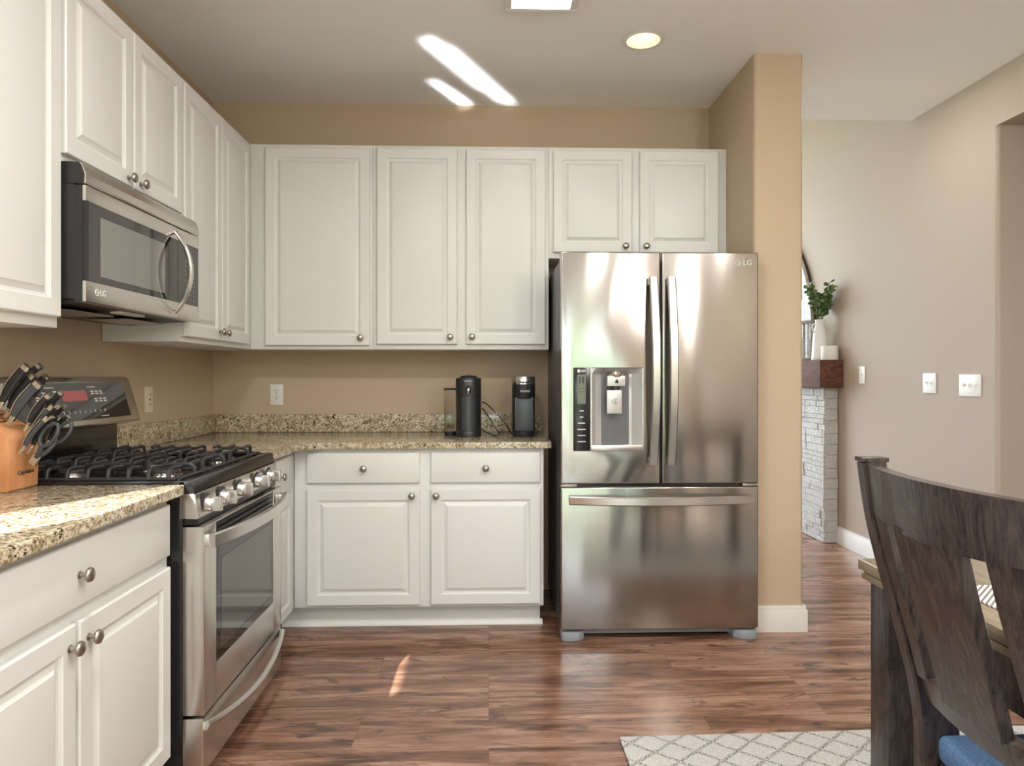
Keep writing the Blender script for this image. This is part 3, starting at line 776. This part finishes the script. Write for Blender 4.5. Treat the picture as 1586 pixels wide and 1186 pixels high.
b = MB().torus((mx - .015, .0025, 1.10), .008, .001, (0, 1, 0)).torus((mx - .005, .0025, 1.093), .005, .001, (0, 1, 0)).torus((mx - .003, .0025, 1.110), .003, .0008, (0, 1, 0))
b.build('ice_symbol', 'darkink', pd)

# ------------------------------------------------------------------ coffee makers
def srect(w, d, n=4.0, seg=40):
    out = []
    for i in range(seg):
        a = 2 * PI * i / seg; c, s_ = math.cos(a), math.sin(a)
        out.append((w / 2 * abs(c) ** (2 / n) * (1 if c > 0 else -1), d / 2 * abs(s_) ** (2 / n) * (1 if s_ > 0 else -1)))
    return out
def off(poly, cx, cy): return [(x + cx, y + cy) for x, y in poly]
t = thing('coffee_maker', 'black capsule coffee machine with a clear side water tank', 'coffee maker', (-.107, 3.70, CT))
body = MB().prism(off(srect(.134, .19, 3), 0, .035), .004, .302, 'z', .003)
bd = body.build('body', 'blackplastic', t)
MB().lathe([(.066, 0), (.066, .012), (.0645, .028), (.060, .034), (0, .034)], (0, -.016, .0), seg=40).build('drip_base', 'blackplastic', t)
MB().lathe([(.040, 0), (.040, .175), (.038, .177), (0, .177)], (0, -.034, .034), seg=40).build('cup_column', 'knifegrey', t, 'satin grey front column')
MB().lathe([(.0665, 0), (.0665, .092), (.064, .096), (0, .096)], (0, -.008, .208), seg=40).build('brew_head', 'blackplastic', t)
MB().lathe([(.050, 0), (.047, .008), (.035, .015), (.0, .019)], (0, .01, .301), seg=40, sy=1.4).build('lid', 'blackplastic', t)
MB().lathe([(.024, 0), (.024, .003), (0, .003)], (0, -.0735, .244), (0, -1, 0), 28).build('spout_recess', 'black', t)
MB().lathe([(.004, 0), (.009, .010), (.010, .026), (.006, .032), (0, .034)], (0, -.078, .222), (0.15, 0, 1), 16).build('spout', 'chrome', t, 'small chrome spout')
text('NESPRESSO', .0085, 'ink', t, (0, -.0755, .288), name='lettering')
b = MB().box(-.045, -.044, -.076, -.05, .04, .19).box(.044, .045, -.076, -.05, .04, .19)
wt = MB().lathe([(.031, 0), (.031, .215)], (-.098, .035, .025), seg=28).build('water_tank', 'clear', t, 'clear water tank')
MB().lathe([(.034, 0), (.034, .006), (.03, .009), (0, .009)], (-.098, .035, .241), seg=28).build('tank_lid', 'blackplastic', wt)
MB().lathe([(.029, 0), (.031, .006), (.031, .024)], (-.098, .035, .0), seg=28).build('tank_base', 'blackplastic', wt)
t = thing('coffee_maker', 'slim black coffee maker with a silver top band beside the refrigerator', 'coffee maker', (.183, 3.70, CT))
MB().prism(off(srect(.118, .20, 5), 0, .045), .003, .300, 'z', .004).build('body', 'blackplastic', t)
MB().lathe([(.058, 0), (.060, .004), (.060, .026), (.056, .030), (0, .030)], (0, -.020, .0), seg=40).build('drip_base', 'blackplastic', t)
MB().box(-.048, .048, -.068, -.050, .030, .205, .006).build('cup_bay', 'knifegrey', t, 'grey cup bay')
MB().lathe([(.0575, 0), (.0595, .004), (.0595, .072), (0, .072)], (0, -.020, .198), seg=40).build('brew_head', 'blackplastic', t)
MB().lathe([(.0600, 0), (.0600, .034), (.056, .040), (0, .041)], (0, -.020, .272), seg=40).build('top_band', 'steel', t, 'silver top band')
MB().sweep([(-.026, -.0795 + .006, .286), (-.016, -.0815, .283), (0, -.083, .282), (.016, -.0815, .283), (.026, -.0795 + .006, .286)], .006, .004, (0, 0, 1), .001).build('handle', 'black', t)
text('KEURIG', .0145, 'ink', t, (.004, -.0808, .237), name='lettering', depth=.0006)
c = [(-.036, 3.76, 1.075), (-.020, 3.745, 1.06), (-.028, 3.74, 1.045), (-.038, 3.745, 1.055)]
pts = []
P = [(-.036, 3.78, 1.078), (-.01, 3.76, 1.068), (.04, 3.73, 1.02), (.09, 3.72, .965), (.112, 3.74, .925), (.120, 3.76, .909)]
def cr(P, k=6):
    out = []
    for i in range(len(P) - 1):
        p0, p1, p2, p3 = (Vector(P[max(i - 1, 0)]), Vector(P[i]), Vector(P[i + 1]), Vector(P[min(i + 2, len(P) - 1)]))
        for j in range(k):
            u = j / k
            out.append(.5 * ((2 * p1) + (-p0 + p2) * u + (2 * p0 - 5 * p1 + 4 * p2 - p3) * u * u + (-p0 + 3 * p1 - 3 * p2 + p3) * u ** 3))
    out.append(Vector(P[-1])); return out
b = MB().tube(cr(P), .0032)
b.tube(cr([(-.036, 3.79, 1.045), (.0, 3.76, 1.00), (.03, 3.74, .95), (.055, 3.72, .916), (.045, 3.70, .907), (.02, 3.71, .907), (-.01, 3.73, .918), (-.036, 3.75, .935)]), .0032)
tag(b.build('power_cord', 'black'), 'looped black power cord between the two coffee makers', 'cord')

# ------------------------------------------------------------------ knife block and knives
t = thing('knife_block', 'honey coloured wooden knife block on the granite counter', 'knife block', (-1.392, 2.052, CT))
by0, by1 = -.104, .022
pf = [(-.095, 0), (.088, 0), (.092, .004), (.095, .10), (.092, .145), (.086, .158), (.066, .172), (-.095, .278)]
MB().prism(pf, by0, by1, 'y', .003).build('body', 'blockwood', t)
bs_ = MB(); sd_ = Vector((-.835, 0, .55)); nn_ = Vector((.55, 0, .835))
for (q, ys) in ((.030, (-.085, -.05, -.015)), (.062, (-.085, -.05, -.015)), (.10, (-.075, -.02)), (.135, (-.075, -.02)), (.165, (-.075, -.02))):
    for y in ys:
        p_ = Vector((.066, y, .172)) + sd_ * q + nn_ * .0006
        MB().sweep([p_ - Vector((0, .013, 0)), p_ + Vector((0, .013, 0))], .004, .0012, sd_).build('slot', 'slot', t, 'dark knife slot')
text('Calphalon', .017, 'darkink', t, (.0950, -.035, .048), (0, 1, 0), (0, 0, 1), name='lettering', depth=.0004)
KD = Vector((.56, 0, .83)).normalized()
def knife(u0, v0, u1, v1, y, wd, label, group, grey=False, thick=.015):
    y = 1.967 + (y - 2.016) * 1.18; wd *= .80
    p0, p1 = at(u0, v0, y), at(u1, v1, y)
    L = (p1 - p0).length; d = (p1 - p0).normalized()
    t = thing('steak_knife' if group else 'kitchen_knife', label, 'knife', p0, 0, group)
    side = Vector((0, 1, 0)); nrm_ = d.cross(side).normalized()
    def arc(s_): return d * (L * s_) + nrm_ * (.055 * L * math.sin(PI * s_))
    ss = [.06, .2, .35, .5, .65, .8, .9]
    hw = [wd * q for q in (.62, .82, 1.0, 1.0, .95, .95, 1.0)]
    pts = [arc(s_) for s_ in ss]
    MB().sweep(pts, thick, hw, side, bev=.004).build('handle', 'knifegrey' if grey else 'blackplastic', t)
    MB().sweep([p + nrm_ * (h_ * .50) for p, h_ in zip(pts, hw)], thick * 1.06, wd * .12, side).build('tang', 'knifecap', t, 'bright steel tang along the handle')
    MB().sweep([arc(.895), arc(.94), arc(1.0)], thick * 1.02, [wd * 1.02, wd * 1.02, wd * .95], side, bev=.003).build('end_cap', 'knifecap', t, 'bright steel end cap')
    b = MB().sweep([arc(-.03), arc(.03), arc(.07)], thick * .9, [wd * .55, wd * .62, wd * .66], side, bev=.003)
    b.sweep([d * (-.022) + arc(0), arc(-.02)], .0025, wd * .5, side).build('bolster', 'knifecap', t, 'bright steel bolster')
    return t
knife(2, 626, 42, 566, 2.030, .027, 'large black knife nearest the left edge in the block', None)
knife(30, 600, 63, 566, 2.085, .022, 'black knife handle standing farthest back in the top row of the block', None)
knife(14, 636, 53, 581, 2.050, .024, 'second large black knife, right of the one nearest the left edge', None)
knife(50, 616, 73, 582, 2.082, .022, 'black knife behind the grey-blue handled knife, tip near its end cap', None)
knife(19, 648, 61, 593, 2.030, .031, 'grey-blue handled large knife, widest in the block', None, True)
knife(45, 657, 77, 612, 2.040, .021, 'medium black knife alone in the middle row, nearer one', None)
knife(70, 640, 96, 607, 2.078, .019, 'medium black knife in the middle row, farther one in front of the display', None)
sk = 'steak knives in the lower rows of the knife block'
knife(40, 690, 81, 628, 2.030, .016, 'steak knife of the upper row, nearest the viewer', sk, True, .011)
knife(56, 680, 92, 627, 2.055, .016, 'steak knife of the upper row, in the middle', sk, False, .011)
knife(68, 672, 102, 627, 2.080, .016, 'steak knife of the upper row, farthest from the viewer', sk, False, .011)
knife(37, 693, 73, 647, 2.016, .018, 'steak knife of the lowest row, nearest the viewer', sk, True, .011)
knife(50, 692, 82, 645, 2.040, .016, 'steak knife of the lowest row, second from the viewer', sk, False, .011)
knife(62, 688, 92, 645, 2.062, .016, 'steak knife of the lowest row, third from the viewer', sk, False, .011)
knife(74, 684, 106, 645, 2.086, .016, 'steak knife of the lowest row, farthest from the viewer', sk, False, .011)
# scissors
p0 = at(56, 710, 2.0)
t = thing('kitchen_scissors', 'grey handled kitchen scissors in the lowest slot of the knife block', 'scissors', p0)
def loop(cu, cv, y, a, bb, base):
    y -= .05; base = (base[0], base[1], base[2] - .05)
    c = at(cu, cv, y) - p0; pts = []
    d = Vector((.58, 0, .81)); e = Vector((.81, 0, -.58))
    for i in range(25):
        q = 2 * PI * i / 24; pts.append(c + d * (a * math.cos(q)) + e * (bb * math.sin(q)))
    b = MB().tube(pts, .0052, 8, (0, 1, 0))
    b.tube([at(*base) - p0, (at(*base) - p0) * .5 + (c - d * a) * .5 + e * .004, c - d * a], [.006, .007, .0055], 8, (0, 1, 0))
    return b
loop(76, 673, 2.035, .036, .018, (56, 708, 2.045)).build('finger_loop', 'knifegrey', t)
loop(98, 669, 2.075, .034, .015, (58, 709, 2.062)).build('finger_loop', 'knifegrey', t)
MB().sweep([Vector((-.012, 0, -.014)), Vector((.006, 0, .010))], .010, .022, (0, 1, 0), .002).build('blades', 'knifecap', t)

# ------------------------------------------------------------------ outlets and switches
def plate(name, label, cat, loc, rz, w, h, kind, m='plastic_white'):
    t = thing(name, label, cat, loc, rz)
    MB().box(-w / 2, w / 2, -.006, -.0002, -h / 2, h / 2, .0025).build('plate', m, t)
    if kind == 'outlet':
        for z in (-.020, .020):
            o = MB().prism([(x, z + zz) for x, zz in srect(.034, .029, 3.2, 24)], -.0085, -.005, 'y').build('socket', m, t)
            MB().box(-.0085, -.006, -.0092, -.008, z + .000, z + .010).box(.006, .0085, -.0092, -.008, z + .001, z + .009).cyl((0, -.008, z - .008), .0028, .0012, (0, -1, 0), 12).build('slots', 'slot', o)
        MB().cyl((0, -.006, 0), .003, .0012, (0, -1, 0), 12).build('screw', 'nickel', t)
    if kind == 'gfci':
        o = MB().box(-.017, .017, -.0085, -.005, -.034, .034, .001).build('socket', m, t)
        b = MB()
        for z in (-.022, .022): b.box(-.0085, -.006, -.0092, -.008, z - .004, z + .005).box(.006, .0085, -.0092, -.008, z - .004, z + .005)
        b.box(-.008, .008, -.0092, -.008, -.004, -.0005).box(-.008, .008, -.0092, -.008, .0005, .004).build('slots', 'slot', o)
    if isinstance(kind, int):
        for k in range(kind):
            x = (k - (kind - 1) / 2) * .046
            o = MB().box(x - .0055, x + .0055, -.0075, -.005, -.0125, .0125, .0005).build('switch', m, t)
            MB().box(x - .0038, x + .0038, -.016, -.006, -.003, .010, .001).build('toggle', m, o)
            MB().cyl((x, -.006, .031), .0028, .001, (0, -1, 0), 10).cyl((x, -.006, -.031), .0028, .001, (0, -1, 0), 10).build('screw', 'nickel', t)
    return t
plate('wall_outlet', 'white duplex outlet on the back wall left of the coffee makers', 'outlet', (-1.193, YW, 1.113), 0, .072, .116, 'outlet')
plate('wall_outlet', 'almond coloured outlet on the left wall beside the range console', 'outlet', (XL, 3.243, 1.112), R90, .072, .118, 'gfci', 'plastic_almond')
RM = -R90
plate('light_switch', 'narrow single white switch plate beside the mantel', 'switch', (XR, 4.71, 1.224), RM, .072, .116, 1)
plate('light_switch', 'white double switch plate in the middle of the right wall', 'switch', (XR, 3.978, 1.176), RM, .118, .116, 2)
plate('light_switch', 'wide white triple switch plate nearest the hall opening', 'switch', (XR, 3.637, 1.168), RM, .166, .116, 3)

# ------------------------------------------------------------------ fireplace, mantel and what stands on it
fx0 = 2.437; fy0, fy1 = 5.04, 6.7; fh = 1.132
b = MB().box(fx0 + .016, XR - .001, fy0 + .014, fy1, 0.001, fh)
z = 0.001; rw = random.Random(3)
while z < fh - .01:
    hgt = min(rw.choice((.035, .045, .055)), fh - z); y = fy0 - rw.uniform(0, .2); hgt = max(hgt, .012)
    while y < fy1:
        L = rw.uniform(.10, .28); ya, yb = max(y, fy0), min(y + L - .002, fy1)
        if yb - ya > .02:
            b.box(fx0 - rw.uniform(-.004, .007), fx0 + .03, ya + (0 if ya > fy0 else -rw.uniform(0, .004)), yb, z + .001, z + hgt - .001, .003, 1)
        y += L
    z += hgt
z = 0.001
while z < fh - .01:
    hgt = min(rw.uniform(.07, .1), fh - z)
    b.box(fx0 + .012, XR - .006 + rw.uniform(-.003, .003), fy0 - rw.uniform(.000, .007), fy0 + .03, z + .001, z + hgt - .001, .004, 1)
    z += hgt
tag(b.build('fireplace_surround', 'stone', smooth=30), 'white stacked stone fireplace surround under the dark mantel', 'fireplace')
tag(MB().box(2.372, XR - .001, 4.965, 6.8, 1.1345, 1.334, .004).build('mantel', 'mantel'), 'dark brown wooden mantel beam over the stone fireplace', 'mantel')
MT = 1.3345
t = thing('vase', 'tall white ceramic jug vase on the mantel holding green leaves', 'vase', (2.455, 5.14, MT))
MB().lathe([(.058, 0), (.061, .006), (.060, .02), (.047, .20), (.040, .235), (.031, .262), (.034, .288), (.037, .30), (.033, .30), (.028, .262), (.02, .24), (0, .235)], seg=32).build('jug', 'ceramic', t)
MB().tube([(-.035, 0, .27), (-.055, 0, .262), (-.058, 0, .235), (-.045, 0, .205), (-.038, 0, .20)], .006).build('handle', 'ceramic', t)
pt = thing('eucalyptus_sprigs', 'bunch of green leafy sprigs standing in the white vase', 'plant', (2.455, 5.14, MT + .285))
b = MB(); lf = MB(); rl = random.Random(11)
for s_ in range(24):
    az = rl.uniform(0, 2 * PI); sp = rl.uniform(.03, .15); hh = rl.uniform(.13, .33)
    tip = Vector((min(sp * math.cos(az) * .95, .055), sp * math.sin(az) - .035, hh - .035))
    base = Vector((.012 * math.cos(az), .012 * math.sin(az), .0)); mid = (base + tip) / 2 + Vector((0, 0, .03))
    path = [base.lerp(mid, u).lerp(mid.lerp(tip, u), u) for u in [k / 8 for k in range(9)]]
    b.tube(path, .0016, 5)
    for k in range(16):
        u = .30 + .70 * k / 15; q = min(int(u * 8), 7); p = path[q].lerp(path[q + 1], u * 8 - q)
        a2 = rl.uniform(0, 2 * PI); dd = Vector((math.cos(a2), math.sin(a2), rl.uniform(-.3, .7))).normalized()
        r_ = rl.uniform(.013, .021); nn = dd.cross(Vector((rl.uniform(-1, 1), rl.uniform(-1, 1), .8))).normalized(); sdv = nn.cross(dd)
        c_ = p + dd * (r_ * 1.2)
        ringv = [c_ + dd * (r_ * math.cos(w)) + sdv * (r_ * .72 * math.sin(w)) for w in [2 * PI * i / 8 for i in range(8)]]
        up_ = [lf.bm.verts.new(v_ + nn * .0006) for v_ in ringv]; cc = lf.bm.verts.new(c_ + nn * .003)
        for i in range(8): lf.bm.faces.new((up_[i], up_[(i + 1) % 8], cc))
b.build('stems', 'stem', pt); lf.build('foliage', 'leaf', pt, smooth=60)
t = thing('pillar_candle', 'short wide white pillar candle on the mantel end', 'candle', (2.474, 5.030, MT))
MB().lathe([(.057, 0), (.059, .003), (.059, .098), (.056, .101), (.045, .097), (0, .096)], seg=36).build('wax', 'wax', t)
MB().cyl((0, 0, .096), .001, .006, seg=6).build('wick', 'slot', t)
t = thing('candle_lantern', 'white wooden lantern on the mantel partly behind the wall end', 'lantern', (2.415, 5.40, MT))
b = MB().box(-.075, .075, -.075, .075, 0, .02, .002).box(-.075, .075, -.075, .075, .29, .31, .002)
for x in (-.065, .065):
    for y in (-.065, .065): b.box(x - .01, x + .01, y - .01, y + .01, .02, .29)
b.build('frame', 'whitewash', t); MB().lathe([(.035, 0), (.035, .16), (0, .16)], (0, 0, .021)).build('candle', 'wax', t)
# arched window-frame mirror above the mantel
t = thing('arched_mirror', 'tall arched mirror with a whitewashed wooden frame above the mantel', 'mirror', (XR - .03, 6.37, 1.55))
def archpts(R, zlow): return [(-R, zlow)] + [(-R * math.cos(k * PI / 40), R * math.sin(k * PI / 40)) for k in range(41)] + [(R, zlow)]
def ring(b, Ro, Ri, zl, x0, x1):
    A = archpts(Ro, zl); B = archpts(Ri, zl)
    for i in range(len(A) - 1):
        pl = [A[i], A[i + 1], B[i + 1], B[i]]
        b.prism(pl, x0, x1, 'x')
    return b
ZB = MT - 1.55 + .001
ring(MB(), 1.0, .988, ZB, .012, .028).build('outer_edge', 'darkedge', t)
b = ring(MB(), .988, .885, ZB, -.012, .026)
b.build('frame', 'whitewash', t, smooth=5)
ring(MB(), .885, .868, ZB, -.010, .026).build('inner_edge', 'darkedge', t)
b = MB()
for a in (35, 90, 145):
    c_, s_ = math.cos(math.radians(a)), math.sin(math.radians(a))
    b.sweep([(.006, c_ * .3, s_ * .3), (.006, c_ * .87, s_ * .87)], .03, .02, (1, 0, 0))
b.sweep([(.006, -.87, 0), (.006, .87, 0)], .02, .03, (1, 0, 0))
b.build('muntins', 'darkedge', t)
b = MB(); A = archpts(.868, ZB); b.prism(A, .018, .024, 'x'); b.build('glass', 'mirror', t)

# ------------------------------------------------------------------ rug, table, placemat
b = MB().prism([(.437, 2.345), (2.40, 2.385), (2.43, -.35), (.455, -.39)], .0005, .011, 'z', .004)
tag(b.build('area_rug', 'rug'), 'pale rug with a dark dotted diamond pattern under the table', 'rug')
t = thing('dining_table', 'rectangular grey-brown dining table on the rug at the right edge', 'table', (.93, 1.745, .0115))
TW, TL = 1.0, 1.75
b = MB().box(0, TW, -TL, 0, .722, .748, .004).box(.010, TW - .010, -TL + .010, -.010, .7165, .7225).box(.006, TW - .006, -TL + .006, -.006, .700, .717, .003).box(.03, TW - .03, -TL + .03, -.03, .69, .701)
b.build('tabletop', 'tablewood', t)
b = MB().box(.05, .075, -TL + .09, -.09, .58, .690).box(TW - .075, TW - .05, -TL + .09, -.09, .58, .690).box(.09, TW - .09, -.075, -.05, .58, .690).box(.09, TW - .09, -TL + .05, -TL + .075, .58, .690)
b.build('apron', 'chairwood', t)
for x in (.028, TW - .108):
    for y in (-.088, -TL + .008):
        MB().box(x, x + .080, y, y + .080, 0, .6895, .004).build('leg', 'chairwood', t, 'dark square table leg')
for k, (x, y) in enumerate(((.997, 1.50), (.997, .92))):
    b = MB().box(x, x + .34, y - .46, y, .7600, .7635, .001)
    tag(b.build('placemat', 'weave'), ('white striped woven placemat on the far end of the table', 'white striped woven placemat on the near end of the table')[k], 'placemat', 'placemats on the dining table')

# ------------------------------------------------------------------ dining chair, its back to the viewer's left
t = thing('dining_chair', 'dark espresso slat-back dining chair with a blue denim seat', 'chair', (.80, 1.125, .0125))
CB = .0115
yo, xo = 1.125, .80
PF = [(-.035, .0), (-.034, .03), (-.005, .12), (.028, .30), (.046, .44), (.038, .58), (.004, .71), (-.040, .86), (-.062, .95), (-.073, 1.040)]   # rear edge of the post: x, z
def pst(z):
    for (x0, z0), (x1, z1) in zip(PF, PF[1:]):
        if z <= z1: return x0 + (x1 - x0) * (z - z0) / (z1 - z0)
    return PF[-1][0]
def smooth_post(s_y):
    zs = [k * 1.040 / 40 for k in range(41)]
    xs = [pst(z) for z in zs]
    for _ in range(6): xs = [xs[0]] + [(xs[i - 1] + 2 * xs[i] + xs[i + 1]) / 4 for i in range(1, 40)] + [xs[-1]]
    wd = [.047 + .032 * math.exp(-((z - .50) / .17) ** 2) for z in zs]
    pts = [(x + w_ / 2, s_y, z) for x, z, w_ in zip(xs, zs, wd)]
    m_ = MB().sweep(pts, wd, .030, (1, 0, 0), .004)
    for v in m_.bm.verts:
        if v.co.z < .008: v.co.z = 0.0
    return m_
for sy in (-.232, .232):
    o = smooth_post(sy).build('rear_leg', 'chairwood', t, 'curved dark post and rear leg')
    MB().box(-.075, -.022, sy - .016, sy + .016, 1.039, 1.048, .002).build('post_cap', 'chairwood', o)
def bow(y): return -.036 * (1 - (y / .22) ** 2)
def xcurve(z):
    return pst(z) + .018
# top rail: bowed backwards, lower edge arched
b = MB(); n = 24; fr, bk = [], []
bmx = bmesh.new(); rings = []
for i in range(n + 1):
    y = -.2175 + .435 * i / n; u = y / .2175
    ztop = 1.040 - .004 + .0 * u; zb = .932 + .012 * u * u
    rg = []
    for (z, dx) in ((zb, 0), (zb, .024), (ztop, .024), (ztop, 0)):
        rg.append(bmx.verts.new((pst(z) + .006 + dx + bow(y), y, z)))
    rings.append(rg)
for A, B in zip(rings, rings[1:]):
    for i in range(4): bmx.faces.new((A[i], A[(i + 1) % 4], B[(i + 1) % 4], B[i]))
bmx.faces.new(rings[0]); bmx.faces.new(rings[-1][::-1]); bmesh.ops.recalc_face_normals(bmx, faces=bmx.faces)
b._merge(bmx).build('top_rail', 'chairwood', t)
bmx = bmesh.new(); rings = []
for i in range(n + 1):
    y = -.2175 + .435 * i / n; rg = []
    for (z, dx) in ((.590, 0), (.590, .028), (.640, .028), (.640, 0)):
        rg.append(bmx.verts.new((pst(z) + .010 + dx + bow(y) * .8, y, z)))
    rings.append(rg)
for A, B in zip(rings, rings[1:]):
    for i in range(4): bmx.faces.new((A[i], A[(i + 1) % 4], B[(i + 1) % 4], B[i]))
bmx.faces.new(rings[0]); bmx.faces.new(rings[-1][::-1]); bmesh.ops.recalc_face_normals(bmx, faces=bmx.faces)
MB()._merge(bmx).build('lower_rail', 'chairwood', t)
for (yc, w_) in ((.184, .032), (.016, .165), (-.138, .050)):
    zs = [.636 + k * (.945 - .636) / 14 for k in range(15)]
    xs = [pst(z) + .022 + bow(yc) for z in zs]
    for _ in range(4): xs = [xs[0]] + [(xs[i - 1] + 2 * xs[i] + xs[i + 1]) / 4 for i in range(1, 14)] + [xs[-1]]
    tp = [w_ * (1 - .12 * (1 - k / 14)) if w_ > .1 else w_ for k in range(15)]
    MB().sweep([(x, yc, z) for x, z in zip(xs, zs)], tp, .024, (0, 1, 0), .002).build('slat', 'chairwood', t)
b = MB().box(.075, .46, -.215, .215, .405, .455, .004)
b.build('seat_frame', 'chairwood', t)
MB().box(.070, .475, -.222, .222, .455, .512, .024, 4).build('seat', 'denim', t, 'blue denim upholstered seat')
for y in (-.20, .20):
    MB().sweep([(.435, y, 0), (.435, y, .41)], [.030, .040], [.030, .040], (1, 0, 0), .003).build('front_leg', 'chairwood', t)
